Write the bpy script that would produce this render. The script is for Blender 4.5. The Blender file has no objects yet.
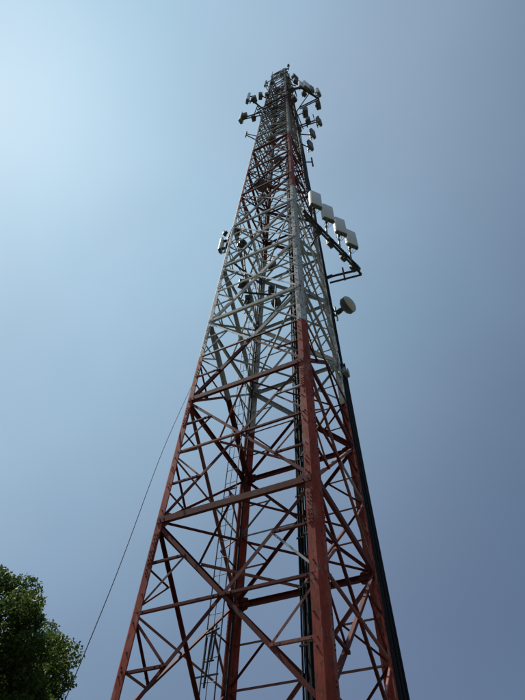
import bpy, math, random
import numpy as np
from mathutils import Vector, Matrix

random.seed(7)
rng = np.random.default_rng(7)
SC = bpy.context.scene
COL = SC.collection

# ------------------------------------------------------------------ camera
U = 2.6                                   # metres per tower unit (side of the mast at its third panel)
F_PX = 512.26                             # focal length in pixels of the 525 x 700 photograph
YAW, PITCH, ROLL = math.radians(-28.245), math.radians(54.248), math.radians(3.279)
CAM = Vector((1.2224, -2.5171, -1.8152)) * U
fw = Vector((math.sin(YAW)*math.cos(PITCH), math.cos(YAW)*math.cos(PITCH), math.sin(PITCH)))
_r = Vector((math.cos(YAW), -math.sin(YAW), 0)); _u = _r.cross(fw)
_c, _s = math.cos(ROLL), math.sin(ROLL)
rt = _c*_r + _s*_u
up = -_s*_r + _c*_u
GROUND = CAM.z - 1.62
cd = bpy.data.cameras.new('camera'); cam = bpy.data.objects.new('camera', cd); COL.objects.link(cam)
cam.matrix_world = Matrix(((rt.x, up.x, -fw.x, CAM.x), (rt.y, up.y, -fw.y, CAM.y), (rt.z, up.z, -fw.z, CAM.z), (0, 0, 0, 1)))
cd.sensor_fit = 'VERTICAL'; cd.sensor_height = 36; cd.lens = F_PX/700*36
cd.clip_start = 0.05; cd.clip_end = 6000
SC.camera = cam

# ------------------------------------------------------------------ light
sun_dir = Vector((-0.48, -0.07, 0.87)).normalized()
w = bpy.data.worlds.new('World'); SC.world = w; w.use_nodes = True
nt = w.node_tree; N = nt.nodes; L = nt.links; N.clear()
def nd(t, **k):
    n = N.new(t)
    for a, b in k.items(): setattr(n, a, b)
    return n
out = nd('ShaderNodeOutputWorld'); bg = nd('ShaderNodeBackground')
sky = nd('ShaderNodeTexSky', sky_type='NISHITA')
sky.sun_disc = False
sky.sun_elevation = math.asin(sun_dir.z)
sky.sun_rotation = math.atan2(sun_dir.x, sun_dir.y)
sky.altitude = 50; sky.air_density = 1.0; sky.dust_density = 0.8; sky.ozone_density = 1.4
# a veil of thin high haze over the clear sky, brighter towards the sun as forward-scattering haze is
VAR = 0.42
HZ_A, HZ_B, HZ_K, SKY_K = (0.66, 0.97, 1.56), (2.8, 4.02, 4.5), 50.0, 0.30
tc = nd('ShaderNodeTexCoord')
vn = nd('ShaderNodeVectorMath', operation='NORMALIZE'); L.new(tc.outputs['Generated'], vn.inputs[0])
dp_ = nd('ShaderNodeVectorMath', operation='DOT_PRODUCT'); L.new(vn.outputs[0], dp_.inputs[0]); dp_.inputs[1].default_value = sun_dir
def mth(op, a, b=None):
    n = nd('ShaderNodeMath', operation=op)
    for i_, v in enumerate((a, b)):
        if v is None: continue
        if isinstance(v, (int, float)): n.inputs[i_].default_value = v
        else: L.new(v, n.inputs[i_])
    return n.outputs[0]
ang = mth('ARCCOSINE', mth('MINIMUM', mth('MAXIMUM', dp_.outputs['Value'], -.9999), .9999))
glow = mth('EXPONENT', mth('MULTIPLY', mth('POWER', mth('MULTIPLY', ang, 180/math.pi/HZ_K), 3.0), -1.0))
no = nd('ShaderNodeTexNoise'); no.inputs['Scale'].default_value = 2.2; no.inputs['Detail'].default_value = 4.0
no.inputs['Roughness'].default_value = 0.45; no.inputs['Distortion'].default_value = 0.3
L.new(vn.outputs[0], no.inputs['Vector'])
var = mth('ADD', mth('MULTIPLY', no.outputs['Fac'], VAR), 1-VAR/2)
hb = nd('ShaderNodeVectorMath', operation='SCALE'); hb.inputs[0].default_value = HZ_B; L.new(glow, hb.inputs['Scale'])
ha = nd('ShaderNodeVectorMath', operation='ADD'); L.new(hb.outputs[0], ha.inputs[0]); ha.inputs[1].default_value = HZ_A
hv = nd('ShaderNodeVectorMath', operation='SCALE'); L.new(ha.outputs[0], hv.inputs[0]); L.new(var, hv.inputs['Scale'])
sk = nd('ShaderNodeVectorMath', operation='SCALE'); L.new(sky.outputs[0], sk.inputs[0]); sk.inputs['Scale'].default_value = SKY_K
sm = nd('ShaderNodeVectorMath', operation='ADD'); L.new(sk.outputs[0], sm.inputs[0]); L.new(hv.outputs[0], sm.inputs[1])
n2 = nd('ShaderNodeTexNoise'); n2.inputs['Scale'].default_value = 1.3; n2.inputs['Detail'].default_value = 3.0; n2.inputs['Roughness'].default_value = .5
mp2 = nd('ShaderNodeMapping'); mp2.inputs['Location'].default_value = (6.1, 1.56, 0.42); L.new(vn.outputs[0], mp2.inputs['Vector']); L.new(mp2.outputs[0], n2.inputs['Vector'])
r2 = nd('ShaderNodeValToRGB'); r2.color_ramp.elements[0].position = .36; r2.color_ramp.elements[0].color = (.92, .985, 1.0, 1)
r2.color_ramp.elements[1].position = .64; r2.color_ramp.elements[1].color = (1.01, .965, .985, 1)
L.new(n2.outputs['Fac'], r2.inputs[0])
tint = nd('ShaderNodeVectorMath', operation='MULTIPLY'); L.new(sm.outputs[0], tint.inputs[0]); L.new(r2.outputs[0], tint.inputs[1])
L.new(tint.outputs[0], bg.inputs['Color']); bg.inputs['Strength'].default_value = 0.10
L.new(bg.outputs[0], out.inputs['Surface'])

sl = bpy.data.lights.new('sun', 'SUN'); sl.energy = 5.0; sl.angle = math.radians(0.53); sl.color = (1, .95, .87)
sun = bpy.data.objects.new('sun', sl); COL.objects.link(sun)
sun.rotation_euler = (-sun_dir).to_track_quat('-Z', 'Y').to_euler(); sun.location = (0, 0, 80)
vs = SC.view_settings
SC.display_settings.display_device = 'sRGB'
vs.view_transform = 'Standard'; vs.look = 'None'; vs.exposure = 0.0; vs.gamma = 1; vs.use_curve_mapping = False

# ------------------------------------------------------------------ materials
def new_mat(name, rough=.6, metal=0.0):
    m = bpy.data.materials.new(name); m.use_nodes = True
    t = m.node_tree; b = t.nodes['Principled BSDF']
    b.inputs['Roughness'].default_value = rough; b.inputs['Metallic'].default_value = metal
    b.inputs['Specular IOR Level'].default_value = .3
    return m, t, b
def noise(t, scale, detail=4, rough=.6, src='Object', stretch=None):
    tc = t.nodes.new('ShaderNodeTexCoord'); n = t.nodes.new('ShaderNodeTexNoise')
    n.inputs['Scale'].default_value = scale; n.inputs['Detail'].default_value = detail; n.inputs['Roughness'].default_value = rough
    if src == 'World':
        g = t.nodes.new('ShaderNodeNewGeometry'); v = g.outputs['Position']
    else: v = tc.outputs[src]
    if stretch:
        mp = t.nodes.new('ShaderNodeMapping'); mp.inputs['Scale'].default_value = stretch
        t.links.new(v, mp.inputs['Vector']); v = mp.outputs[0]
    t.links.new(v, n.inputs['Vector'])
    return n.outputs['Fac']
def ramp(t, f, stops, mode='LINEAR'):
    r = t.nodes.new('ShaderNodeValToRGB'); r.color_ramp.interpolation = mode
    e = r.color_ramp.elements
    while len(e) < len(stops): e.new(1)
    for i, (p, c) in enumerate(stops):
        e[i].position = p; e[i].color = (*c, 1) if len(c) == 3 else c
    t.links.new(f, r.inputs[0]); return r.outputs[0]
def mixc(t, f, a, b, mode='MIX'):
    m = t.nodes.new('ShaderNodeMix'); m.data_type = 'RGBA'; m.blend_type = mode
    for s, v in (('Factor', f), ('A', a), ('B', b)):
        if hasattr(v, 'links') or isinstance(v, bpy.types.NodeSocket): t.links.new(v, m.inputs[s])
        elif s == 'Factor': m.inputs[s].default_value = v
        else: m.inputs[s].default_value = (*v, 1)
    return m.outputs['Result']
def bump(t, b, f, s=.3, d=.01):
    n = t.nodes.new('ShaderNodeBump'); n.inputs['Strength'].default_value = s; n.inputs['Distance'].default_value = d
    t.links.new(f, n.inputs['Height']); t.links.new(n.outputs[0], b.inputs['Normal'])

def zl(n):                                # height (units) of panel level n, counted down the mast
    k = 2-n
    return k*1.051 + k*k*0.01843
BAND_EDGES = [zl(.5), zl(-2.5), zl(-5.15), 11.7, 14.9]   # heights where the paint changes colour

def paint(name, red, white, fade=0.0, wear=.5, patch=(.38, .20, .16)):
    """aviation paint in bands: the colour really changes with height on the mast"""
    m, t, b = new_mat(name, .55)
    g = t.nodes.new('ShaderNodeNewGeometry'); sp = t.nodes.new('ShaderNodeSeparateXYZ')
    t.links.new(g.outputs['Position'], sp.inputs[0])
    acc = None
    for e in BAND_EDGES:                  # count the edges passed; odd = white
        c = t.nodes.new('ShaderNodeMath'); c.operation = 'GREATER_THAN'; c.inputs[1].default_value = e*U
        t.links.new(sp.outputs['Z'], c.inputs[0])
        if acc is None: acc = c.outputs[0]
        else:
            a = t.nodes.new('ShaderNodeMath'); a.operation = 'ADD'
            t.links.new(acc, a.inputs[0]); t.links.new(c.outputs[0], a.inputs[1]); acc = a.outputs[0]
    md = t.nodes.new('ShaderNodeMath'); md.operation = 'MODULO'; md.inputs[1].default_value = 2
    t.links.new(acc, md.inputs[0])
    n1 = noise(t, 1.3, 5, .6, 'World'); n2 = noise(t, 22, 6, .7, 'World', (1, 1, .35)); n3 = noise(t, 60, 3, .6, 'World')
    r = ramp(t, n1, [(.3, tuple(x*.55 for x in red)), (.55, red), (.75, tuple(min(1, x*1.25+.02) for x in red))])
    r = mixc(t, fade, r, (.42, .30, .27))
    wv = ramp(t, n1, [(.3, tuple(x*.8 for x in white)), (.6, white)])
    c = mixc(t, md.outputs[0], r, wv)
    height_mix = t.nodes.new('ShaderNodeMapRange'); height_mix.inputs['From Min'].default_value = 15; height_mix.inputs['From Max'].default_value = 30
    height_mix.inputs['To Max'].default_value = .6; t.links.new(sp.outputs['Z'], height_mix.inputs['Value'])       # paint turns to a dull dark grey-brown towards the top
    c = mixc(t, height_mix.outputs[0], c, (.105, .09, .085))
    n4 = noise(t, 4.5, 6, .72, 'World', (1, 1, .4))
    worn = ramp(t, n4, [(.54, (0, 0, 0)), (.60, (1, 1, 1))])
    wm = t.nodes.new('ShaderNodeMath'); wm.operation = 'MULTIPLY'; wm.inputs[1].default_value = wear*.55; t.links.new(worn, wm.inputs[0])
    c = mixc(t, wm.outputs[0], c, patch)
    dirt = ramp(t, n2, [(.50, (0, 0, 0)), (.57, (.45, .45, .45)), (.64, (1, 1, 1))])
    rust = ramp(t, n3, [(.3, (.045, .018, .010)), (.7, (.14, .055, .028))])
    mlt = t.nodes.new('ShaderNodeMath'); mlt.operation = 'MULTIPLY'; mlt.inputs[1].default_value = wear
    t.links.new(dirt, mlt.inputs[0])
    c = mixc(t, mlt.outputs[0], c, rust)
    t.links.new(c, b.inputs['Base Color'])
    rr = t.nodes.new('ShaderNodeMapRange'); rr.inputs['To Min'].default_value = .6; rr.inputs['To Max'].default_value = .85
    t.links.new(n2, rr.inputs['Value']); t.links.new(rr.outputs[0], b.inputs['Roughness'])
    bump(t, b, n2, .35, .004)
    return m
M = {}
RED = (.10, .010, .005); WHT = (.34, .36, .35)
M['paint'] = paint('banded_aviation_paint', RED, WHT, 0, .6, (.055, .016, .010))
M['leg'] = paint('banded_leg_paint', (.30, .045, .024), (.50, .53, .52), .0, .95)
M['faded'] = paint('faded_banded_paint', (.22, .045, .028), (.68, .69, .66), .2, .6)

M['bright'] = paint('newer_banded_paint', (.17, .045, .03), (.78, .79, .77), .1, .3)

def simple(name, c1, c2, scale, rough, metal=0, bumpy=.2, stretch=None):
    m, t, b = new_mat(name, rough, metal)
    n = noise(t, scale, 5, .6, 'Object', stretch)
    t.links.new(ramp(t, n, [(.3, c1), (.7, c2)]), b.inputs['Base Color'])
    if bumpy: bump(t, b, n, bumpy, .004)
    return m
M['galv'] = simple('galvanised_steel', (.20, .21, .22), (.34, .35, .35), 9, .5, .55)
M['dark_steel'] = simple('weathered_dark_steel', (.028, .028, .030), (.065, .062, .06), 8, .6, .4)
M['rust'] = simple('rusty_bolt_steel', (.020, .010, .008), (.06, .03, .02), 30, .8)
M['cable'] = simple('black_cable_jacket', (.004, .005, .006), (.010, .011, .013), 14, .7, 0, .1, (1, 1, .1))
M['radome'] = simple('pale_grey_radome', (.60, .62, .59), (.70, .71, .68), 3, .45, 0, .05)
M['radome_side'] = simple('grey_radome_edge', (.13, .14, .12), (.19, .20, .17), 3, .5, 0, .05)
M['radio'] = simple('grey_radio_casing', (.055, .058, .06), (.10, .105, .105), 5, .5, 0, .1)
M['dish_grey'] = simple('dish_grey', (.44, .45, .43), (.54, .54, .51), 4, .5, 0, .05)
M['dish_dark'] = simple('dish_shroud', (.06, .063, .065), (.11, .11, .11), 4, .5, 0, .05)
M['concrete'] = simple('concrete', (.28, .27, .25), (.42, .41, .38), 4, .9, 0, .4)
M['bark'] = simple('tree_bark', (.035, .025, .018), (.10, .075, .055), 6, .9, 0, .6, (1, 1, .3))
M['rung'] = simple('ladder_zinc', (.25, .27, .28), (.38, .40, .40), 9, .45, .3)

# ------------------------------------------------------------------ mesh helpers
class MB:
    def __init__(s): s.v = []; s.f = []; s.mi = []
    def add(s, vs, fs, mi=0):
        n = len(s.v); s.v += [tuple(x) for x in vs]; s.f += [tuple(i+n for i in f) for f in fs]; s.mi += [mi]*len(fs)
    def box(s, c, d, R=None, mi=0):
        c = Vector(c); vs = []
        for x in (-.5, .5):
            for y in (-.5, .5):
                for z in (-.5, .5):
                    p = Vector((x*d[0], y*d[1], z*d[2]))
                    vs.append(c + (R @ p if R else p))
        s.add(vs, [(0, 1, 3, 2), (4, 6, 7, 5), (0, 4, 5, 1), (2, 3, 7, 6), (0, 2, 6, 4), (1, 5, 7, 3)], mi)
    def tube(s, pts, r, n=8, mi=0, caps=True):
        pts = [Vector(p) for p in pts]; rings = []; base = len(s.v); vs = []; fs = []
        rs = r if isinstance(r, (list, tuple)) else [r]*len(pts)
        pu = None
        for i, p in enumerate(pts):
            d = (pts[min(i+1, len(pts)-1)] - pts[max(i-1, 0)]).normalized()
            if pu is None: pu = d.orthogonal().normalized()
            pu = (pu - d*pu.dot(d)).normalized(); q = d.cross(pu)
            for k in range(n):
                a = 2*math.pi*k/n; vs.append(p + (pu*math.cos(a)+q*math.sin(a))*rs[i])
        for i in range(len(pts)-1):
            for k in range(n):
                a, b = i*n+k, i*n+(k+1) % n; fs.append((a, b, b+n, a+n))
        if caps:
            fs.append(tuple(reversed(range(n)))); fs.append(tuple(range((len(pts)-1)*n, len(pts)*n)))
        s.add(vs, fs, mi)
    def prism(s, prof, a, b, X, Y, Z=None, mi=0):
        """profile (x,y) list swept from a to b"""
        n = len(prof); a = Vector(a); b = Vector(b)
        vs = [a + X*p[0] + Y*p[1] for p in prof] + [b + X*p[0] + Y*p[1] for p in prof]
        fs = [(i, (i+1) % n, n+(i+1) % n, n+i) for i in range(n)] + [tuple(reversed(range(n))), tuple(range(n, 2*n))]
        s.add(vs, fs, mi)
    def lathe(s, prof, R, c, n=20, mi=0):
        """profile (r, h) revolved about the local z axis turned by R"""
        vs = []; fs = []; c = Vector(c)
        for r_, h in prof:
            for k in range(n):
                a = 2*math.pi*k/n; vs.append(c + R @ Vector((r_*math.cos(a), r_*math.sin(a), h)))
        for i in range(len(prof)-1):
            for k in range(n):
                a, b = i*n+k, i*n+(k+1) % n; fs.append((a, b, b+n, a+n))
        fs.append(tuple(reversed(range(n)))); fs.append(tuple(range((len(prof)-1)*n, len(prof)*n)))
        s.add(vs, fs, mi)
    def build(s, name, mats, parent=None, origin=None, smooth=False, bevel=0):
        o0 = Vector(origin) if origin is not None else Vector((0, 0, 0))
        me = bpy.data.meshes.new(name)
        me.from_pydata([tuple(Vector(v)-o0) for v in s.v], [], s.f)
        mats = mats if isinstance(mats, (list, tuple)) else [mats]
        for m in mats: me.materials.append(M[m] if isinstance(m, str) else m)
        if len(mats) > 1: me.polygons.foreach_set('material_index', s.mi)
        if smooth: me.polygons.foreach_set('use_smooth', [True]*len(me.polygons))
        me.update()
        o = bpy.data.objects.new(name, me); COL.objects.link(o)
        o.location = o0
        if parent is not None: o.parent = parent
        if bevel:
            bv = o.modifiers.new('bevel', 'BEVEL'); bv.width = bevel; bv.segments = 2; bv.limit_method = 'ANGLE'
        return o
def tag(o, label=None, cat=None, group=None, kind=None):
    if label: o['label'] = label
    if cat: o['category'] = cat
    if group: o['group'] = group
    if kind: o['kind'] = kind
    return o
def thing(name, loc, label, cat, group=None, rot=(0, 0, 0)):
    o = bpy.data.objects.new(name, None); COL.objects.link(o); o.location = loc; o.rotation_euler = rot
    o.empty_display_size = .2
    return tag(o, label, cat, group)
def at_z(px, py, z):
    """world point seen at a photograph pixel, at a height z given in tower units"""
    d = fw*F_PX + rt*(px-262.5) - up*(py-350)
    t = (z*U - CAM.z)/d.z
    return CAM + d*t
def at_dist(px, py, dist):
    d = (fw*F_PX + rt*(px-262.5) - up*(py-350)).normalized()
    return CAM + d*dist
def smooth_by_angle(o, ang=35):
    me = o.data
    me.polygons.foreach_set('use_smooth', [True]*len(me.polygons))
    try: me.set_sharp_from_angle(angle=math.radians(ang))
    except Exception: pass

# ------------------------------------------------------------------ setting: ground
def make_ground():
    m, t, b = new_mat('grass_and_gravel_ground', .95)
    n1 = noise(t, .35, 6, .6, 'World'); n2 = noise(t, 14, 5, .7, 'World')
    grass = ramp(t, n2, [(.3, (.022, .036, .012)), (.7, (.05, .065, .024))])
    grav = ramp(t, n2, [(.3, (.09, .080, .065)), (.7, (.17, .155, .13))])
    f = ramp(t, n1, [(.42, (0, 0, 0)), (.58, (1, 1, 1))])
    t.links.new(mixc(t, f, grass, grav), b.inputs['Base Color']); bump(t, b, n2, .6, .04)
    g = MB(); R = 2500; n = 14
    xs = [-R, -600, -150, -50, -20, -10, -4, 4, 10, 20, 50, 150, 600, R]
    vs = []; fs = []
    for j, y in enumerate(xs):
        for i, x in enumerate(xs):
            h = 0 if max(abs(x), abs(y)) <= 10 else random.uniform(-.25, .1)
            vs.append((x, y, GROUND+h))
    for j in range(n-1):
        for i in range(n-1): fs.append((j*n+i, j*n+i+1, (j+1)*n+i+1, (j+1)*n+i))
    g.add(vs, fs)
    tag(g.build('ground', m), kind='structure')
make_ground()

# ------------------------------------------------------------------ the mast
ROOT = Vector((0, 0, GROUND))
CORN = {'L': (-1, -1), 'F': (1, -1), 'R': (1, 1), 'B': (-1, 1)}
def half(z): return .5*(1-.02665*z)
def corner(k, z):
    s = half(z)*U
    return Vector((CORN[k][0]*s, CORN[k][1]*s, z*U))
levels = [zl(n) for n in (4, 3, 2, 1, 0, -1, -2, -3, -4, -5)]
z = levels[-1]
while z < 17.9:
    z += 1.02; levels.append(z)
TOP = levels[-1]; NL = len(levels)
tower = thing('lattice_tower', ROOT, 'tall four-legged steel lattice mast painted in red and white bands', 'tower')
def T(o):                                  # parent to the mast, keeping its world place
    o.parent = tower; o.location = Vector(o.location) - ROOT; return o

def leg(k):
    sx, sy = CORN[k]
    z0 = (GROUND+.55)/U; z1 = TOP+.12
    X = Vector((-sx, 0, 0)); Y = Vector((0, -sy, 0))
    mb = MB()
    def prof(c, fl, t):                    # heavy angle whose heel is closed by a sloping cover plate
        return [(c, -.0), (c+fl, 0), (c+fl, t), (c+t*.6, t), (t, c+t*.6), (t, c+fl), (0, c+fl), (0, c)]
    cuts = [z0] + [l for l in levels if l > z0] + [z1]
    n = 8
    pts = []
    for zc in cuts:
        q = max(0, min(1, zc/17)); k_ = 1-.40*q
        p = corner(k, zc)
        for a, b in prof(.075*k_, .105*k_, .02*k_):
            pts.append(p + X*(a-.034*k_) + Y*(b-.034*k_))
    fs = []
    for i in range(len(cuts)-1):
        for j in range(n):
            fs.append((i*n+j, i*n+(j+1) % n, (i+1)*n+(j+1) % n, (i+1)*n+j))
    fs.append(tuple(range(n))); fs.append(tuple(range((len(cuts)-1)*n, len(cuts)*n)))
    mb.add(pts, fs)
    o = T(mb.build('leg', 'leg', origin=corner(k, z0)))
    # splice plates with their bolts on the two outer flanges
    for li in range(1, NL-2):
        za = (levels[li]+levels[li+1])/2 + .33*(levels[li+1]-levels[li])
        for face in (0, 1):
            if li > 9: continue
            hh = .26
            mb = MB()
            c = corner(k, za)
            k_ = 1-.40*max(0, min(1, za/17))
            axis = (corner(k, za+.1)-corner(k, za)).normalized()
            if face == 0: P = c + X*.094*k_ + Y*(-.034*k_-.005); T1, Nn = X, -Y
            else:         P = c + Y*.094*k_ + X*(-.034*k_-.005); T1, Nn = Y, -X
            Rm = Matrix((T1, Nn, axis)).transposed()
            mb.box(P, (.075*k_, .008, hh*2), Rm)
            for bi in range(-3, 4):
                if bi == 0: continue
                for bx in (-.018, .018):
                    mb.box(P+T1*bx*k_+axis*bi*.068+Nn*.011, (.015, .014, .015), Rm)
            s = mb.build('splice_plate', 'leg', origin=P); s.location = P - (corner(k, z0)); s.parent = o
    # step bolts and bolt heads as one small-stuff part
    mb = MB(); zz = z0+.1
    while zz < zl(-3):
        c = corner(k, zz); k_ = 1-.40*max(0, min(1, zz/17))
        for T1, Nn in ((X, -Y), (Y, -X)):
            P = c + T1*.094*k_ + Nn*(.034*k_-.004)
            if random.random() < .75:
                for e in range(random.choice((1, 2, 3))):
                    mb.box(P + Vector((0, 0, e*.05)) + T1*random.uniform(-.03, .03) + Nn*.006, (.015, .015, .015))
        zz += random.choice((.075, .10, .14))
    s = T(mb.build('bolt_head', 'rust', origin=corner(k, z0)))
    s.location = (0, 0, 0); s.parent = o; s['kind'] = 'stuff'
    # foundation shoe
    mb = MB(); c = corner(k, z0)
    mb.box((c.x, c.y, GROUND+.54), (.42, .42, .03))
    for dx in (-.16, .16):
        for dy in (-.16, .16): mb.tube([(c.x+dx, c.y+dy, GROUND+.5), (c.x+dx, c.y+dy, GROUND+.64)], .016, 6)
    T(mb.build('base_plate', 'galv', origin=(c.x, c.y, GROUND+.54)))
    mb = MB(); mb.box((c.x, c.y, GROUND+.2), (.7, .7, .66)); T(mb.build('footing', 'concrete', origin=(c.x, c.y, GROUND), bevel=.03))
for k in CORN: leg(k)

def angle(name, a, b, wd, off, nrm, mat='paint', th=.007, flip=1, short=(0, 0), dbl=False):
    """equal angle from a to b lying against a face whose outward normal is nrm"""
    a = Vector(a); b = Vector(b); d = (b-a).normalized()
    a = a + d*short[0]; b = b - d*short[1]
    nn = (nrm - d*nrm.dot(d)).normalized(); p = nn.cross(d)*flip
    a = a + nn*off; b = b + nn*off
    h = wd/2
    if dbl:   # channel
        prof = [(-h, 0), (h, 0), (h, -wd*.5), (h-th, -wd*.5), (h-th, -th), (-h+th, -th), (-h+th, -wd*.5), (-h, -wd*.5)]
    else:
        prof = [(-h, 0), (h, 0), (h, -th), (-h+th, -th), (-h+th, -wd), (-h, -wd)]
    mb = MB(); mb.prism(prof, a, b, p, nn)
    # end bolts
    for e, s_ in ((a, 1), (b, -1)):
        for kk in (0.05, .12):
            q = e + d*s_*kk + nn*.006
            mb.box(q, (.015, .015, .012), Matrix((d, p, nn)).transposed())
    return T(mb.build(name, mat, origin=a))

FACES = [('L', 'F', Vector((0, -1, 0))), ('F', 'R', Vector((1, 0, 0))), ('R', 'B', Vector((0, 1, 0))), ('B', 'L', Vector((-1, 0, 0)))]
def isect(a, b, c, d):
    """crossing of the diagonals a-b and c-d of a symmetric panel"""
    wa = (a-c).length; wb = (b-d).length
    wa = (Vector(a)-Vector(d)).length; wb = (Vector(b)-Vector(c)).length
    return a.lerp(b, wa/(wa+wb))
def gusset(P, tdir, nn, s=.20):
    mb = MB(); up_ = Vector((0, 0, 1)); Rm = Matrix((tdir, nn, up_)).transposed()
    prof = [(-s*.30, -s*.8), (s*.55, -s*.5), (s*.75, 0), (s*.55, s*.5), (-s*.30, s*.8)]
    mb.prism(prof, P, P+nn*.008, tdir, up_)
    for q in (-.5, -.25, 0, .25, .5):
        mb.box(P + up_*q*s*1.2 + nn*.014, (.015, .012, .015), Rm)
    T(mb.build('gusset_plate', 'paint', origin=P))
for fi, (ka, kb, nrm) in enumerate(FACES):
    tang = (corner(kb, 0)-corner(ka, 0)).normalized()
    for li in range(NL):
        zz = levels[li]; a = corner(ka, zz); b = corner(kb, zz)
        q = 1-.35*max(0, min(1, zz/14))
        if li < 10: wd = .106
        else: wd = .085*q
        if li > 0:
            if li == 1 and fi == 0: a = corner(ka, zz-.05); b = corner(kb, zz-.05)
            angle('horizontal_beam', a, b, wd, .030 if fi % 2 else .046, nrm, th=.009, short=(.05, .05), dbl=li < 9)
        if 1 < li < 9:
            gusset(a + tang*.14*q - nrm*(-.008), tang, nrm); gusset(b - tang*.14*q + nrm*.008, -tang, nrm)
        if li == NL-1: continue
        a2 = corner(ka, levels[li+1]); b2 = corner(kb, levels[li+1])
        dw = (.052 if li < 3 else .048)*q
        if li < 9:
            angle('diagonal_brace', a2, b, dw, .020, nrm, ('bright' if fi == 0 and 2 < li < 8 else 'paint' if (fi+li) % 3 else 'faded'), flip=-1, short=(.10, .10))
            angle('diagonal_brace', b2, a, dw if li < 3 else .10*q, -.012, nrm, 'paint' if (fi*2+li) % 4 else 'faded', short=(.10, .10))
            X = isect(a2, b, b2, a)
            fr = (X.z-a.z)/(a2.z-a.z)
            ma, mb_ = a.lerp(a2, fr), b.lerp(b2, fr)
            rw = .033*q
            def rm(): return random.choices(('paint', 'faded', 'galv', 'bright'), (6, 2.6, 1.2, 1.0))[0]
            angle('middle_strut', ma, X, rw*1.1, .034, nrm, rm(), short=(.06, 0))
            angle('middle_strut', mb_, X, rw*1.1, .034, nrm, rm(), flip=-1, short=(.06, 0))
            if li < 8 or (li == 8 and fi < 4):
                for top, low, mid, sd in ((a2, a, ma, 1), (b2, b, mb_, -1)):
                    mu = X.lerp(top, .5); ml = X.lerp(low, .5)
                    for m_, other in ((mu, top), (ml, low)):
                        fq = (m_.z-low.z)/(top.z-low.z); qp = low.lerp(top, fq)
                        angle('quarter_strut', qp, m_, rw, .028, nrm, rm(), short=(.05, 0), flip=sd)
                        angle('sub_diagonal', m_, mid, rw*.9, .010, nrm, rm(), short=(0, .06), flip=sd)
        else:
            if True:
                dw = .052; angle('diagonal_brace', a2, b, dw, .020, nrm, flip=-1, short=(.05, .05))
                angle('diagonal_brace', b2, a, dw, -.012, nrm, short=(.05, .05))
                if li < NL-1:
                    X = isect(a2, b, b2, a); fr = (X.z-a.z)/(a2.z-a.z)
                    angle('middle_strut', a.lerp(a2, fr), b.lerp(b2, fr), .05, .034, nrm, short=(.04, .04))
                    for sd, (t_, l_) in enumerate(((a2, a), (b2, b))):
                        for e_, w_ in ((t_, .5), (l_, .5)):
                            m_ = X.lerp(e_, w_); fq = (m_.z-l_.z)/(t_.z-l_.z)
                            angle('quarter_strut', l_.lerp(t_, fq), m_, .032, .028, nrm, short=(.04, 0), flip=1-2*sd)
# plan bracing seen from below
for li in (2, 4, 6, 8, 10, 12, 14, 16):
    if li >= NL: continue
    zz = levels[li]
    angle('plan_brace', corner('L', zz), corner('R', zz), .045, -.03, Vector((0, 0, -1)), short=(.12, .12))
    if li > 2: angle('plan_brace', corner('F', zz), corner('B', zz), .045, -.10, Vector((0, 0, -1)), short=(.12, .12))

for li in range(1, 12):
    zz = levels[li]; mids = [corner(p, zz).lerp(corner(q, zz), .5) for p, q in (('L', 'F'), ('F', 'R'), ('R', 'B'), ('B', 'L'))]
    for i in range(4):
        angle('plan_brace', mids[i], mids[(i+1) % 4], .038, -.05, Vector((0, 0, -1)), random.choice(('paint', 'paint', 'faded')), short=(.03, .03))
# ------------------------------------------------------------------ ladder inside the mast
def tp(fx, fy, z):                          # point by its share of the mast's width at height z
    s = half(z)*U*2
    return Vector((fx*s, fy*s, z*U))
lad = thing('climbing_ladder', tp(-.455, .20, zl(3)), 'thin steel climbing ladder with pale rungs rising beside the rear leg', 'ladder')
LO = lad.location.copy()
def P_(o, root):                            # parent keeping world place
    o.parent = root; o.location = Vector(o.location) - Vector(root.location); return o
ZA, ZB = -1.15, TOP-.2
for dx in (-.13, .13):
    mb = MB(); a = tp(-.455, .20, ZA)+Vector((dx, 0, 0)); b = tp(-.455, .20, ZB)+Vector((dx, 0, 0))
    mb.tube([a, b], .011, 6); P_(mb.build('rail', 'dark_steel', origin=a), lad)
rungs = 0; zz = ZA*U+.15
me0 = None
while zz < ZB*U-.1 and rungs < 150:
    p = tp(-.455, .20, zz/U)
    if me0 is None:
        mb = MB(); mb.tube([(-.13, 0, 0), (.13, 0, 0)], .007, 6)
        o = mb.build('rung', 'rung'); me0 = o.data
    else:
        o = bpy.data.objects.new('rung', me0); COL.objects.link(o)
    o.parent = lad; o.location = p - LO
    zz += .33; rungs += 1
mb = MB(); a = tp(-.455, .20, ZA)+Vector((.02, -.05, .3)); b = tp(-.455, .20, ZB)+Vector((.02, -.05, 0))
mb.tube([a, b], .0055, 5); P_(mb.build('safety_cable', 'dark_steel', origin=a), lad)
k = 0; zz = ZA+.6
while zz < ZB:
    p = tp(-.455, .20, zz); e = Vector((-half(zz)*U, p.y, p.z+.02))
    mb = MB(); mb.box((p+e)/2 + Vector((0, .02, 0)), (abs(p.x-e.x)+.28, .02, .02)); P_(mb.build('ladder_bracket', 'dark_steel', origin=p), lad)
    zz += 1.3

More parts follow.
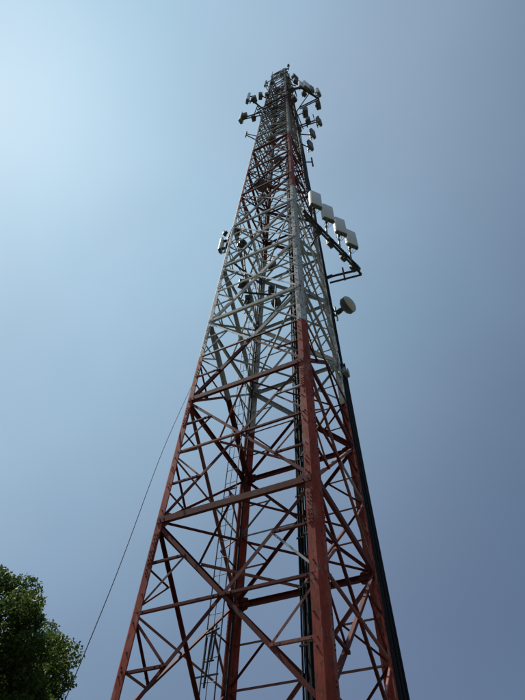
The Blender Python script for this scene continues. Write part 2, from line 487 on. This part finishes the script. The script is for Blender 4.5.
# ------------------------------------------------------------------ cable runs
def cable_run(name, label, path, n, pitch, r, side, zs, jitter=.4, bars=True, cat='cables', dy=Vector((0, 1, 0))):
    """a ladder of feeder cables climbing the mast; path(z) gives its centre line"""
    root = thing(name, path(zs[0]), label, cat)
    for i in range(n):
        ph = random.uniform(0, 6.28); amp = pitch*jitter
        top = zs[1] - random.uniform(0, .02)*(zs[1]-zs[0])
        pts = []; steps = 46
        for j in range(steps+1):
            z = zs[0] + (top-zs[0])*j/steps
            t = (i-(n-1)/2)*pitch
            pts.append(path(z) + side*(t + amp*math.sin(ph+z*1.7)*.6) + dy*(amp*math.cos(ph*2+z*1.1) + (i % 2)*r*1.1))
        mb = MB(); mb.tube(pts, r*random.uniform(.85, 1.1), 8)
        o = mb.build('cable', 'cable', origin=pts[0]); smooth_by_angle(o, 60); P_(o, root)
    if bars:
        z = zs[0]+.2
        while z < zs[1]:
            p = path(z) - dy*r*5; mb = MB()
            Rm = Matrix((side, dy, Vector((0, 0, 1)))).transposed()
            mb.box(p+dy*r*2.6, (n*pitch+.01, .02, .03), Rm)
            P_(mb.build('cable_hanger', 'dark_steel', origin=p), root)
            z += .36
    return root
YN = Vector((0, 1, 0)); XN = Vector((1, 0, 0))
cable_run('feeder_cable_run', 'narrow bundle of black feeder cables climbing the middle of the rear face', lambda z: tp(.02, .47, z), 5, .029, .020, XN, (-2.0, TOP-1.6))
cable_run('feeder_cable_run', 'wide bundle of black feeder cables climbing the rear face just behind the nearest leg', lambda z: tp(.115, .44, z), 9, .036, .025, XN, (-2.0, 13.2))
cable_run('feeder_cable_run', 'thick wall of black cables strapped to the outside of the right-hand leg', lambda z: tp(.520, .525, z), 6, .036, .024, Vector((.35, .94, 0)).normalized(), (-2.0, zl(-.05)), dy=Vector((.94, -.35, 0)))
cable_run('feeder_cable_run', 'upper black cables following the right-hand leg towards the top antennas', lambda z: tp(.520, .515, z), 3, .034, .021, Vector((.35, .94, 0)).normalized(), (zl(.3), 13.2), dy=Vector((.94, -.35, 0)))

# the loose line from the left leg down to the left
m1 = corner('L', zl(.80)) + Vector((-.038, .05, 0))
def plan_line(px, py, D):                   # point on the sight line at a horizontal distance D from the camera
    d = fw*F_PX + rt*(px-262.5) - up*(py-350)
    return CAM + d*(D/math.hypot(d.x, d.y))
dm = math.hypot(m1.x-CAM.x, m1.y-CAM.y)
way = [m1, plan_line(163, 450, dm*.99), plan_line(122, 560, dm*.955), plan_line(90, 640, dm*.92), plan_line(65.5, 699, dm*.895)]
dr = way[-1]-way[-2]; dr = dr*((GROUND-way[-1].z)/dr.z); way.append(way[-1]+dr)
pts = []
for i in range(len(way)-1):
    q0, q1, q2, q3 = way[max(i-1, 0)], way[i], way[i+1], way[min(i+2, len(way)-1)]
    for j in range(8):
        t = j/8
        pts.append(.5*((2*q1)+(q2-q0)*t+(2*q0-5*q1+4*q2-q3)*t*t+(3*q1-q0-3*q2+q3)*t**3))
pts.append(way[-1])
mb = MB(); mb.tube(pts, .0052, 6); mb.box(m1+Vector((.02, .01, 0)), (.04, .03, .03))
tag(mb.build('loose_cable', 'cable', origin=way[-1]), 'single thin black line slanting from the left leg down to the ground at left', 'cable')

# ------------------------------------------------------------------ antennas and radios
def rot2(az): return Matrix.Rotation(az, 3, 'Z')
def panel_antenna(P, az, label, wd=.30, h=1.5, dp=.14, tilt=0.0, pipe=True, group=None, mats=('radome', 'radome_side'), pipe_ext=.25):
    """P = middle of its bottom edge; the front looks along azimuth az (0 = +x)"""
    root = thing('panel_antenna', P, label, 'antenna', group, (0, tilt, az))
    c = .022; hw = wd/2
    prof = [(0, -hw), (dp*.55, -hw), (dp*.85, -hw+c*.8), (dp, -hw+c*2), (dp, hw-c*2), (dp*.85, hw-c*.8), (dp*.55, hw), (0, hw)]
    mb = MB(); mb.prism(prof, (0, 0, .02), (0, 0, h-.02), Vector((1, 0, 0)), Vector((0, 1, 0)))
    o = mb.build('radome', mats[0], root, bevel=.004); smooth_by_angle(o, 40)
    mb = MB()
    sp = [(x*.96+.002, y*.97) for x, y in prof]
    mb.prism(sp, (0, 0, 0), (0, 0, .025), Vector((1, 0, 0)), Vector((0, 1, 0)))
    o = mb.build('end_cap', mats[1], root)
    mb = MB(); mb.prism(sp, (0, 0, h-.025), (0, 0, h), Vector((1, 0, 0)), Vector((0, 1, 0)))
    mb.build('end_cap', mats[1], root)
    for y in (-.3*wd, 0, .3*wd):
        mb = MB(); mb.tube([(dp*.5, y, .0), (dp*.5, y, -.05)], .013, 8)
        mb.tube([(dp*.5, y, -.05), (dp*.45, y*.9, -.14), (0, y*.5, -.24), (-.09, y*.3, -.2), (-.12, 0, .05)], .007, 6)
        mb.build('jumper_cable', 'cable', root)
    if pipe:
        mb = MB(); mb.tube([(-.13, 0, -pipe_ext), (-.13, 0, h+.12)], .028, 8)
        o = mb.build('mounting_pipe', 'galv', root); smooth_by_angle(o, 50)
        for zz in (h*.15, h*.85):
            mb = MB(); mb.box((-.06, 0, zz), (.12, .08, .05)); mb.box((-.165, 0, zz), (.02, .10, .05)); mb.build('bracket', 'dark_steel', root)
    return root
def radio_unit(P, az, label, wd=.28, h=.42, dp=.16, group=None):
    root = thing('radio_unit', P, label, 'radio unit', group, (0, 0, az))
    mb = MB(); mb.box((dp/2, 0, h/2), (dp, wd, h)); mb.build('casing', 'radio', root, bevel=.012)
    mb = MB()
    n = 7
    for i in range(n): mb.box((dp+.012, -wd*.42+i*wd*.84/(n-1), h/2), (.024, .006, h*.86))
    mb.build('cooling_fins', 'radio', root)
    mb = MB(); mb.tube([(dp*.5, -.08, h), (dp*.5, -.08, h+.04), (dp*.5, .08, h+.04), (dp*.5, .08, h)], .007, 6); mb.build('handle', 'dark_steel', root)
    mb = MB(); mb.box((-.03, 0, h/2), (.06, .09, h*.5)); mb.build('bracket', 'dark_steel', root)
    for y in (-.06, 0, .06):
        mb = MB(); mb.tube([(dp*.4, y, 0), (dp*.35, y, -.08), (-.02, y*.6, -.16), (-.06, 0, -.05)], .008, 6); mb.build('jumper_cable', 'cable', root)
    return root
def dish(P, az, label, r=.3, depth=.24, arm=None, group=None, el=0.0, mats=('dish_grey', 'dish_dark')):
    """drum dish; P = its centre, mouth looks along azimuth az"""
    root = thing('microwave_dish', P, label, 'dish antenna', group, (0, -el, az))
    R = Matrix.Rotation(math.radians(90), 3, 'Y')
    mb = MB(); mb.lathe([(r*.30, -depth*.55), (r*.72, -depth*.40), (r*.95, -depth*.12), (r*1.0, -depth*.05), (r*1.0, depth*.55)], R, (0, 0, 0), 28)
    o = mb.build('shroud', mats[1], root); smooth_by_angle(o, 35)
    mb = MB(); mb.lathe([(r*1.03, depth*.55), (r*1.03, depth*.62), (r*.93, depth*.82), (r*.72, depth*1.0), (r*.42, depth*1.12), (r*.12, depth*1.17)], R, (0, 0, 0), 28)
    o = mb.build('radome', mats[0], root); smooth_by_angle(o, 40)
    mb = MB(); mb.tube([(-depth*.5, 0, 0), (-depth*.5-.10, 0, 0)], r*.26, 12); mb.build('feed_housing', 'radio', root)
    mb = MB(); mb.box((-depth*.5-.16, 0, 0), (.14, .10, .14)); mb.build('bracket', 'dark_steel', root)
    mb = MB(); mb.tube([(-depth*.5-.26, 0, -.38), (-depth*.5-.26, 0, .38)], .030, 10)
    o = mb.build('mounting_pipe', 'galv', root); smooth_by_angle(o, 50)
    return root
def frame(name, label, bars, mat='dark_steel', group=None, cat='antenna mount'):
    """bars: (kind, a, b, r) round or square tubes"""
    root = thing(name, bars[0][1], label, cat, group)
    for kind, a, b, r in bars:
        mb = MB(); a = Vector(a); b = Vector(b)
        mb.tube([a, b], r, 8 if kind != 'plate' else 4)
        o = mb.build(kind, mat, origin=a)
        if kind != 'plate': smooth_by_angle(o, 50)
        P_(o, root)
    return root
def azt(v): return math.atan2(v.y, v.x)
ZV = Vector((0, 0, 1))

# --- middle right: boom with four wide panels
zb = 3.95
A = at_z(303, 210, zb); Bq = at_z(358, 267, zb); 
R1 = corner('R', zb-.10); 
dirb = (Bq-A).normalized(); outw = Vector((dirb.y, -dirb.x, 0)).normalized()   # to the camera side
R1 = at_z(329, 277, zb); R2 = at_z(333, 291, zb-.18)
dn = Vector((0, 0, -.36))
frame('sector_mount', 'long dark boom frame carrying four wide panels off the right side of the mast', [
    ('boom', A, Bq + dirb*.10, .042), ('boom', A+dn, Bq+dn+dirb*.10, .036),
    ('arm', R1, Bq+dirb*.12, .040), ('arm', R1+dn*1.1, Bq+dn+dirb*.12, .034),
    ('upright', Bq+ZV*.12, Bq+dn*1.25, .032), ('upright', A.lerp(Bq, .45)+ZV*.1, A.lerp(Bq, .45)+dn*1.2, .026), ('upright', A.lerp(Bq, .72)+ZV*.1, A.lerp(Bq, .72)+dn*1.2, .026),
    ('upright', R1.lerp(Bq, .5)+ZV*.30, R1.lerp(Bq, .5)+dn*1.5, .028),
    ('tie', A.lerp(Bq, .30), corner('R', zb).lerp(corner('F', zb), .5), .025),
    ('clamp', R1-XN*.1, R1+XN*.12, .06)])
labs = ['wide pale panel antenna nearest the mast on the right-hand boom, uppermost of four',
        'wide pale panel antenna, second of the four counting outward from the mast',
        'wide pale panel antenna, third of the four counting outward from the mast',
        'wide pale panel antenna at the outer end of the right-hand boom, lowest of four']
for (px, py), lb in zip(((315.3, 208.5), (327.8, 222), (340.5, 235.5), (351.8, 248)), labs):
    p = at_z(px, py, zb+.12)
    az0 = azt(Vector((CAM.x-p.x, CAM.y-p.y, 0)))*.35 + azt(outw)*.65
    toc = Vector((CAM.x-p.x, CAM.y-p.y, 0))
    panel_antenna(p, az0+random.uniform(-.05, .05), lb, .41, 1.08, .13, group='wide panels on the right-hand boom', tilt=0.03, pipe_ext=.55)
for f, lb2 in zip((.30, .52, .76, .95), ('small radio box under the boom at the wide panel nearest the mast', 'small radio box under the boom below the second wide panel', 'small radio box under the boom below the third wide panel', 'small radio box under the boom at its outer corner')):
    radio_unit(A.lerp(Bq, f)-ZV*.22-outw*.02, azt(outw)+math.pi, lb2, .22, .34, .14, group='radios behind the right-hand boom')
mb = MB(); a = tp(-.470, .44, -2.0); b = tp(-.470, .44, 13.0); mb.tube([a, b], .022, 8)
tag(mb.build('conduit_pipe', 'cable', origin=a), 'thin black conduit running up close beside the rear leg', 'pipe')
p_ = tp(-.455, .17, -.45)
frame('fall_arrest_gear', 'dark narrow gear hanging on the lower end of the ladder', [('pipe', p_+Vector((-.02, 0, -.45)), p_+Vector((.02, 0, .35)), .017), ('pipe', p_+Vector((.06, 0, -.1)), p_+Vector((.09, 0, .42)), .015), ('pipe', p_+Vector((-.07, 0, -.2)), p_+Vector((-.06, 0, .25)), .014), ('clamp', p_+Vector((-.08, 0, .30)), p_+Vector((.14, 0, .36)), .017), ('clamp', p_+Vector((-.08, 0, -.1)), p_+Vector((.1, 0, -.1)), .012)], cat='climbing gear')
# --- round dish on the right
rc = at_z(337.5, 309, 3.18)
dc = at_z(346.0, 306.5, 3.27)
dv = Vector((dc.x-rc.x, dc.y-rc.y, 0)).normalized()
dish(dc, azt(Vector((1, -.30, 0))), 'small round grey dish sticking out from the right-hand leg below the boom', .27, .22, mats=('dish_grey', 'dish_dark'), el=math.radians(2))
pb = dc - Vector((math.cos(azt(Vector((1, -.30, 0)))), math.sin(azt(Vector((1, -.30, 0)))), 0))*.41
frame('dish_mount', 'short bracket holding the round grey dish to the right-hand leg', [('arm', corner('R', 3.20)+Vector((.02, 0, 0)), pb-ZV*.1, .03), ('arm', corner('R', 3.32)+Vector((.02, 0, 0)), pb+ZV*.15, .024)])
pcl = corner('R', zl(.15))+Vector((.10, .02, 0))
mb = MB(); pcl = pcl-Vector((.03, 0, 0)); mb.box(pcl, (.20, .22, .10)); mb.box(pcl+Vector((.05, -.13, .0)), (.08, .04, .18)); mb.box(pcl+Vector((.115, .0, .02)), (.03, .14, .2))
tag(mb.build('clamp_box', 'galv', origin=pcl, bevel=.01), 'pale metal clamp at the top of the cable wall on the right-hand leg', 'clamp')

# --- left of the mast, mid height
p = at_z(221.5, 250.5, 4.05)
panel_antenna(p, azt(Vector((-1, -.25, 0))), 'slim white panel antenna outside the left leg at mid height', .20, .85, .11, pipe_ext=.2)
frame('antenna_bracket', 'dark stub arms holding the slim white panel to the left leg', [('arm', corner('L', 4.15), p+Vector((.14, .03, .2)), .03), ('arm', corner('L', 4.5), p+Vector((.14, .03, .8)), .02), ('pipe', p+Vector((.16, .1, -.3)), p+Vector((.16, .1, 1.2)), .02)])
radio_unit(at_z(225.5, 234, 4.6), azt(Vector((-1, .2, 0))), 'small dark radio box just above the slim white panel outside the left leg', .13, .2, .09)
# --- dark units inside and behind
def behind(px, py, z, what, lab, **k):
    P = at_z(px, py, z)
    for q_ in ('wd', 'h', 'dp'): k[q_] = k[q_]*.66
    return what(P, k.pop('az', 2.3), lab, **k)
behind(243, 245, 4.1, radio_unit, 'large dark radio box behind the left leg, top of the cluster there', wd=.42, h=.62, dp=.24, az=2.6)
behind(238, 233, 4.5, radio_unit, 'dark radio box close inside the left leg beside a white strut', wd=.30, h=.6, dp=.2, az=2.9)
behind(243, 285, 3.15, radio_unit, 'dark radio box behind the left face under the mid-height joint', wd=.36, h=.5, dp=.22, az=2.4)
behind(248, 301, 2.9, radio_unit, 'dark radio box lowest of those left of the rear leg', wd=.3, h=.5, dp=.2, az=2.2)
behind(270, 266, 3.9, radio_unit, 'dark radio box standing right of the rear leg', wd=.36, h=.7, dp=.24, az=1.3)
behind(275, 302, 3.25, radio_unit, 'dark square radio box hanging below the white beam in the middle of the mast', wd=.40, h=.36, dp=.26, az=1.6)
behind(271, 290, 3.5, radio_unit, 'dark radio box above the square one in the middle of the mast', wd=.3, h=.4, dp=.2, az=1.9)
frame('equipment_rail', 'dark rails behind the mast that carry the radio boxes at mid height', [
    ('rail', at_z(232, 262, 3.7), at_z(262, 285, 3.5), .03), ('rail', at_z(240, 292, 3.05), at_z(284, 296, 3.35), .03),
    ('rail', at_z(236, 236, 4.45), at_z(252, 250, 4.2), .03), ('pipe', at_z(244, 252, 4.0), at_z(246, 292, 3.0), .025), ('pipe', at_z(276, 286, 3.4), at_z(275, 308, 3.0), .025)], cat='rail')
dish(at_z(262.5, 187, 6.2), azt(Vector((-.25, -1, 0))), 'big drum dish hung inside the mast in the upper red band', .24, .34, el=math.radians(-3), mats=('dish_dark', 'dish_dark'))
behind(262, 204, 5.7, radio_unit, 'dark equipment box directly below the big drum dish', wd=.34, h=1.0, dp=.26, az=4.4)
frame('dish_mount', 'cross rail inside the mast holding the big drum dish', [('rail', tp(-.5, -.25, 6.2), tp(.1, .5, 6.2), .03), ('rail', tp(-.5, -.25, 6.0), tp(.1, .5, 6.0), .03)])
dish(at_z(278.5, 162, 7.4), azt(Vector((.1, -1, 0))), 'small reddish-brown dish inside the mast above the big drum', .22, .2, mats=('dish_dark', 'dish_dark'))
# --- thin arm on the left at y=135
a0 = corner('L', 9.2); e0 = at_z(246, 135, 9.5)
frame('stub_mount', 'small empty dark bracket poking out left below the top antennas', [('arm', a0, e0, .03), ('arm', corner('L', 9.5), e0+ZV*.3, .025), ('pipe', e0-ZV*.45, e0+ZV*.75, .035)])
# --- top left sector
zt = 12.3
rA = corner('L', zt)
e1 = at_z(251.5, 99, zt); e2 = at_z(244.5, 117.5, zt)
frame('sector_mount', 'double-armed dark mount reaching out left near the top', [
    ('arm', rA+Vector((.0, -.08, 0)), e1, .045), ('arm', rA+Vector((.15, -.08, -.5)), e1-ZV*.5, .04),
    ('arm', rA+Vector((-.05, .1, 0)), e2, .045), ('arm', rA+Vector((-.05, .2, -.5)), e2-ZV*.5, .04),
    ('boom', rA.lerp(e1, .45), rA.lerp(e2, .45), .035), ('upright', e1-ZV*.6, e1+ZV*.2, .04), ('upright', e2-ZV*.6, e2+ZV*.2, .04)])
outl = Vector((-1, -.35, 0))
panel_antenna(e1+Vector((-.14, -.05, -.9)), azt(Vector((-.8, -.6, 0))), 'panel antenna on the upper arm at top left', .34, 2.3, .18, pipe_ext=.3)
radio_unit(e1+Vector((.10, .02, -.85)), azt(Vector((1, .1, 0))), 'radio box behind the panel on the upper arm at top left', .36, .75, .24)
panel_antenna(e2+Vector((-.14, -.03, -.9)), azt(Vector((-1, .1, 0))), 'panel antenna on the lower arm at far top left', .34, 2.3, .18, pipe_ext=.3)
radio_unit(e2+Vector((.08, -.05, -.85)), azt(Vector((.2, -1, 0))), 'radio box behind the panel on the lower arm at far top left', .36, .75, .24)
radio_unit(at_z(255, 118.5, zt-.2), 3.3, 'dark radio box under the root of the left top mount', .34, .6, .22)
radio_unit(at_z(262, 97, 13.6), 3.6, 'dark radio box outside the left leg above the left mount', .40, .8, .24)
panel_antenna(at_z(265.5, 86, 15.0), azt(Vector((-1, -.4, 0))), 'narrow whitish antenna against the left leg close to the summit', .2, 1.5, .12)
# --- top right sector, upper frame
zr = 13.6
c1 = at_z(301, 87, zr); c2 = at_z(318.5, 98, zr); c3 = at_z(299.5, 107.5, zr); f0 = corner('F', zr); r0 = corner('R', zr)
low = ZV*-.55
frame('sector_mount', 'triangular dark frame jutting right near the top with several antennas', [
    ('boom', c1, c2, .045), ('boom', c1+low, c2+low, .04), ('arm', c3, c2, .045), ('arm', c3+low, c2+low, .04), ('arm', f0, c1, .045), ('arm', f0+low, c1+low, .04),
    ('tie', r0, c1.lerp(c2, .5), .035), ('tie', r0, c3, .035), ('upright', c2+low*1.3, c2+ZV*.5, .04), ('upright', c1+low*1.2, c1+ZV*.4, .04), ('upright', c1.lerp(c2, .6)+low*1.2, c1.lerp(c2, .6)+ZV*.4, .04)])
o2 = Vector((1, -.55, 0))
panel_antenna(at_z(300.3, 88, zr-.2), azt(o2), 'slim panel antenna, inner one of the bright pair at top right', .30, 2.1, .16)
panel_antenna(at_z(306.5, 90.5, zr-.2), azt(o2), 'broad bright panel antenna in the middle of the top right frame', .62, 2.3, .22)
panel_antenna(at_z(311.5, 92.5, zr-.3), azt(o2), 'darker panel antenna right beside the broad bright one at top right', .34, 1.6, .2, mats=('radio', 'radome_side'))
panel_antenna(at_z(318.0, 95.5, zr-.1), azt(Vector((1, -.2, 0))), 'panel antenna on the outer corner of the top right frame', .40, 1.7, .2, mats=('dish_grey', 'radome_side'))
radio_unit(at_z(316.3, 107.0, zr-.6), .2, 'dark radio box hanging under the outer corner of the top right frame', .46, .8, .3)
radio_unit(at_z(303.0, 114.5, zr-.8), .3, 'olive grey radio box against the mast under the top right frame', .52, 1.1, .34)
radio_unit(at_z(295, 84, 14.6), -.6, 'dark radio box between the mast and the slim panel at top right', .42, .9, .26)
radio_unit(at_z(303, 96, 13.3), -.4, 'small dark radio box under the boom of the top right frame', .34, .5, .24)
# --- right, lower frame
zq = 12.0
r1 = corner('R', zq); q1 = at_z(319, 119, zq); q0 = at_z(307, 125, zq)
frame('sector_mount', 'short dark outrigger on the right below the triangular frame', [
    ('arm', r1, q1, .045), ('arm', r1+low, q1+low, .04), ('boom', q1+low*1.3, q1+ZV*.9, .04), ('pipe', at_z(314, 119, zq)-ZV*.6, at_z(314, 119, zq)+ZV*1.4, .03), ('pipe', q0-ZV*.6, q0+ZV*.8, .04)])
radio_unit(at_z(306.5, 122.5, zq+.2), .1, 'dark radio box on the inner part of the right outrigger', .36, .7, .26)
panel_antenna(at_z(318.8, 125.0, zq-.3), azt(Vector((1, -.4, 0))), 'dark rounded panel antenna at the tip of the right outrigger', .40, 1.5, .18, mats=('radio', 'radome_side'))
panel_antenna(at_z(312.3, 137.5, 11.0), azt(Vector((1, -.4, 0))), 'olive grey panel antenna below the right outrigger', .40, 1.5, .18, mats=('dish_dark', 'radome_side'))
panel_antenna(at_z(309.8, 149.5, 10.1), azt(Vector((1, -.4, 0))), 'olive grey panel antenna, lowest of the column on the upper right', .40, 1.4, .18, mats=('dish_dark', 'radome_side'))
frame('stub_mount', 'stub arms linking the upper right column of panels to the leg', [
    ('arm', corner('R', 11.2), at_z(311, 135, 11.2), .035), ('arm', corner('R', 10.3), at_z(308, 147, 10.3), .035),
    ('arm', corner('R', 8.9), at_z(312, 162, 9.0), .03), ('pipe', at_z(311.5, 158, 9.3), at_z(313, 166, 8.7), .045)])
# --- summit
zs_ = TOP
panel_antenna(at_z(286.5, 80.5, 17.0), azt(Vector((.5, -1, 0))), 'pale square-looking panel antenna on the summit beside the nearest leg', .62, 2.4, .25)
radio_unit(at_z(293.5, 80.5, 16.4), -.4, 'grey radio box right of the summit panel', .52, 1.0, .34)
radio_unit(at_z(281, 77, 17.6), -1.2, 'small grey box left of the summit panel', .34, .7, .24)
s0 = corner('F', TOP-.1); s1 = at_z(288.5, 68.5, TOP+.2)
frame('lightning_mast', 'short dark arm and upright lightning rod on the very top', [('arm', corner('L', TOP)+Vector((.0, .0, .0)), s1, .05), ('arm', s0, s1-ZV*.3, .05), ('pipe', s1-ZV*.8, s1+ZV*1.9, .05), ('rod', s1+ZV*1.9, s1+ZV*3.2, .022), ('beacon', s1+ZV*1.6, s1+ZV*2.2, .13)], cat='lightning rod')
# --- working platform
plat = thing('work_platform', tp(0, 0, 12.05), 'dark grated working platform inside the mast at the level of the top left mount', 'platform')
hw = half(12.05)*U
for i in range(16):
    y = -hw+.08+i*(2*hw-.16)/15
    if 5 <= i <= 8: x0, x1 = -.05, hw-.05
    else: x0, x1 = -hw+.05, hw-.05
    mb = MB(); mb.box(((x0+x1)/2, y, 12.05*U), (x1-x0, .078, .05)); P_(mb.build('grating_bar', 'dark_steel', origin=((x0+x1)/2, y, 12.05*U)), plat)
for x in (-hw+.08, -.05, hw-.1):
    mb = MB(); mb.box((x, 0, 12.05*U-.05), (.05, 2*hw, .05)); P_(mb.build('bearer', 'dark_steel', origin=(x, 0, 12.05*U)), plat)

cable_run('feeder_cable_run', 'dark cables packed on the right face of the mast below the summit', lambda z: tp(.535, .22, z), 8, .045, .028, YN, (6.2, 16.0), dy=XN)
frame('equipment_mount', 'dark stub arms carrying the boxes around the summit', [
    ('arm', corner('F', 16.9), at_z(287.5, 80, 16.9), .04), ('arm', corner('F', 16.6), at_z(294.5, 82, 16.5), .04), ('arm', corner('F', 14.9), at_z(296, 86, 14.9), .04),
    ('arm', corner('L', 14.0), at_z(262, 96, 13.9), .04), ('arm', corner('L', 15.3), at_z(266, 87, 15.3), .03), ('arm', corner('R', 13.2), at_z(303, 113, 13.2), .035)])
for px, py, z_, az_, w_, h_, lb in ((268.5, 96, 14.2, 3.4, .34, .7, 'dark box inside the left leg between the top mount and the summit'),
        (273, 84, 16.2, 3.9, .30, .6, 'dark box left of centre just under the summit'), (279, 92, 15.0, 4.4, .40, .7, 'dark box in the middle of the mast under the summit'),
        (291, 92, 14.4, -.5, .34, .9, 'dark box against the near leg beside the top right frame'), (293, 101, 13.6, -.2, .40, .9, 'dark box on the right face behind the top right frame'),
        (271, 106, 12.9, 4.0, .44, .7, 'dark box above the work platform, left one'), (283, 109, 12.6, 4.9, .44, .7, 'dark box above the work platform, right one'),
        (277, 118, 11.7, 4.4, .36, .6, 'dark box hanging just below the work platform'), (297, 131, 11.0, 0, .36, .9, 'dark box on the right face beside the olive panels'),
        (273, 141, 9.2, 4.2, .30, .5, 'small dark box in the middle of the mast above the red horizontals')):
    radio_unit(at_z(px, py, z_), az_, lb, w_, h_, .24)
frame('whip_antenna', 'thin whip antenna rising at the left corner of the summit', [('rod', corner('L', TOP-.4), corner('L', TOP+1.0), .022), ('clamp', corner('L', TOP-.4), corner('L', TOP-.2), .05)], cat='whip antenna')
frame('whip_antenna', 'second thin whip antenna rising from the middle of the summit', [('rod', at_z(283, 72, TOP), at_z(283, 72, TOP)+ZV*2.2, .022), ('clamp', at_z(283, 72, TOP), at_z(283, 72, TOP)+ZV*.4, .06)], cat='whip antenna')
frame('pipe_mount', 'ring of dark pipes around the mast just under the summit', [('pipe', tp(-.72, -.62, 16.6), tp(.72, -.62, 16.6), .035), ('pipe', tp(.66, -.72, 16.5), tp(.66, .72, 16.5), .035), ('pipe', tp(-.66, -.72, 16.7), tp(-.66, .72, 16.7), .035),
    ('upright', tp(-.70, -.62, 16.1), tp(-.70, -.62, 17.2), .04), ('upright', tp(.2, -.62, 16.1), tp(.2, -.62, 17.4), .04), ('upright', tp(.68, .6, 16.0), tp(.68, .6, 17.2), .04)])
frame('pipe_mount', 'ring of dark pipes around the mast at the left top mount', [('pipe', tp(-.7, -.58, 12.3), tp(.75, -.58, 12.3), .035), ('pipe', tp(.62, -.7, 12.2), tp(.62, .75, 12.2), .035), ('pipe', tp(-.62, -.7, 12.4), tp(-.62, .75, 12.4), .035),
    ('pipe', tp(-.7, -.58, 11.95), tp(.75, -.58, 11.95), .03), ('pipe', tp(-.62, -.7, 12.0), tp(-.62, .75, 12.0), .03)])
# ------------------------------------------------------------------ the tree
def leaf_mat():
    m, t, b = new_mat('leaf_green', .5)
    oi = noise(t, .9, 4, .6, 'Object'); g = t.nodes.new('ShaderNodeNewGeometry')
    c = ramp(t, g.outputs['Random Per Island'], [(0, (.034, .070, .009)), (.5, (.060, .118, .014)), (1, (.10, .155, .022))])
    c2 = mixc(t, oi, c, (.060, .085, .018)); t.links.new(c2, b.inputs['Base Color'])
    b.inputs['Roughness'].default_value = .55
    tr = t.nodes.new('ShaderNodeBsdfTranslucent'); t.links.new(c2, tr.inputs['Color'])
    ms = t.nodes.new('ShaderNodeMixShader'); ms.inputs[0].default_value = .45
    o = t.nodes['Material Output']; t.links.new(b.outputs[0], ms.inputs[1]); t.links.new(tr.outputs[0], ms.inputs[2]); t.links.new(ms.outputs[0], o.inputs['Surface'])
    return m
M['leaf'] = leaf_mat()
def make_tree():
    C = at_dist(-71, 722, 24.0)                 # middle of the crown
    base = Vector((C.x, C.y, GROUND))
    root = thing('broadleaf_tree', base, 'dense dark green broadleaf tree at the lower left', 'tree')
    H = C.z-GROUND; Rc = 4.6
    mb = MB(); tips = []
    trunk = [Vector((0, 0, -.1)), Vector((.1, .05, H*.3)), Vector((.0, .2, H*.6)), Vector((.15, .1, H*.95)), Vector((.1, .1, H+1.2))]
    mb.tube(trunk, [.42, .33, .27, .18, .05], 12)
    limbs = MB()
    for i in range(26):
        a = random.uniform(0, 6.28); h0 = random.uniform(.42, 1.15)*H; L_ = random.uniform(.5, .8)*Rc
        p = Vector((.1, .1, h0)); d = Vector((math.cos(a), math.sin(a), random.uniform(.2, .9))).normalized(); pts = [p]
        for j in range(4):
            p = p + d*L_/4; d = (d + Vector((random.uniform(-.25, .25), random.uniform(-.25, .25), random.uniform(-.1, .25)))).normalized(); pts.append(p)
        limbs.tube(pts, [.12, .09, .06, .04, .02], 7)
        for j in (2, 3, 4):
            for _ in range(3):
                dd = (d + Vector((random.uniform(-1, 1), random.uniform(-1, 1), random.uniform(-.6, .9)))).normalized()
                e = pts[j] + dd*random.uniform(.6, 1.2); limbs.tube([pts[j], e], [.03, .01], 5); tips.append(e)
    o = mb.build('trunk', 'bark', root); smooth_by_angle(o, 60)
    o = limbs.build('limb', 'bark', root)
    # leaf clumps: sub-blobs on an uneven crown
    cl = []
    for i in range(700):
        v = rng.normal(size=3); v /= np.linalg.norm(v)
        lump = 1 + .08*math.sin(3*v[0]+1.3) + .07*math.sin(5*v[1]+2*v[2]) + .06*math.sin(9*v[2]+4*v[0])
        rr = Rc*lump*(rng.uniform(.30, 1.0)**.45)
        c = np.array([v[0]*rr, v[1]*rr, v[2]*rr*.92 + H])
        if c[2] < H*.45: continue
        cl.append((c, rng.uniform(.28, .75)))
    P = []
    for c, r in cl:
        n = int(430*(r/.6)**2)
        v = rng.normal(size=(n, 3)); v /= np.linalg.norm(v, axis=1)[:, None]
        P.append(c + v*(r*rng.uniform(.45, 1.08, size=(n, 1))**.6)*np.array([1, 1, .75]))
    P = np.concatenate(P); n = len(P)
    d1 = rng.normal(size=(n, 3)); d1[:, 2] -= .25; d1 /= np.linalg.norm(d1, axis=1)[:, None]
    d2 = np.cross(d1, rng.normal(size=(n, 3))); d2 /= np.linalg.norm(d2, axis=1)[:, None]
    d3 = np.cross(d1, d2)
    s = rng.uniform(.075, .155, size=(n, 1))
    V = np.stack([P, P+d1*s*.55+d2*s*.36+d3*s*.08, P+d1*s*1.15, P+d1*s*.55-d2*s*.36+d3*s*.08], axis=1).reshape(-1, 3)
    me = bpy.data.meshes.new('crown')
    me.vertices.add(4*n); me.vertices.foreach_set('co', V.ravel())
    idx = np.arange(n)*4
    tri = np.stack([idx, idx+1, idx+2, idx, idx+2, idx+3], axis=1).reshape(-1)
    me.loops.add(len(tri)); me.loops.foreach_set('vertex_index', tri)
    me.polygons.add(2*n); me.polygons.foreach_set('loop_start', np.arange(2*n)*3); me.polygons.foreach_set('loop_total', np.full(2*n, 3))
    me.materials.append(M['leaf']); me.update(); me.validate()
    o = bpy.data.objects.new('crown', me); COL.objects.link(o); o.parent = root
    print('leaves', n)
make_tree()
print('objects', len(bpy.data.objects))
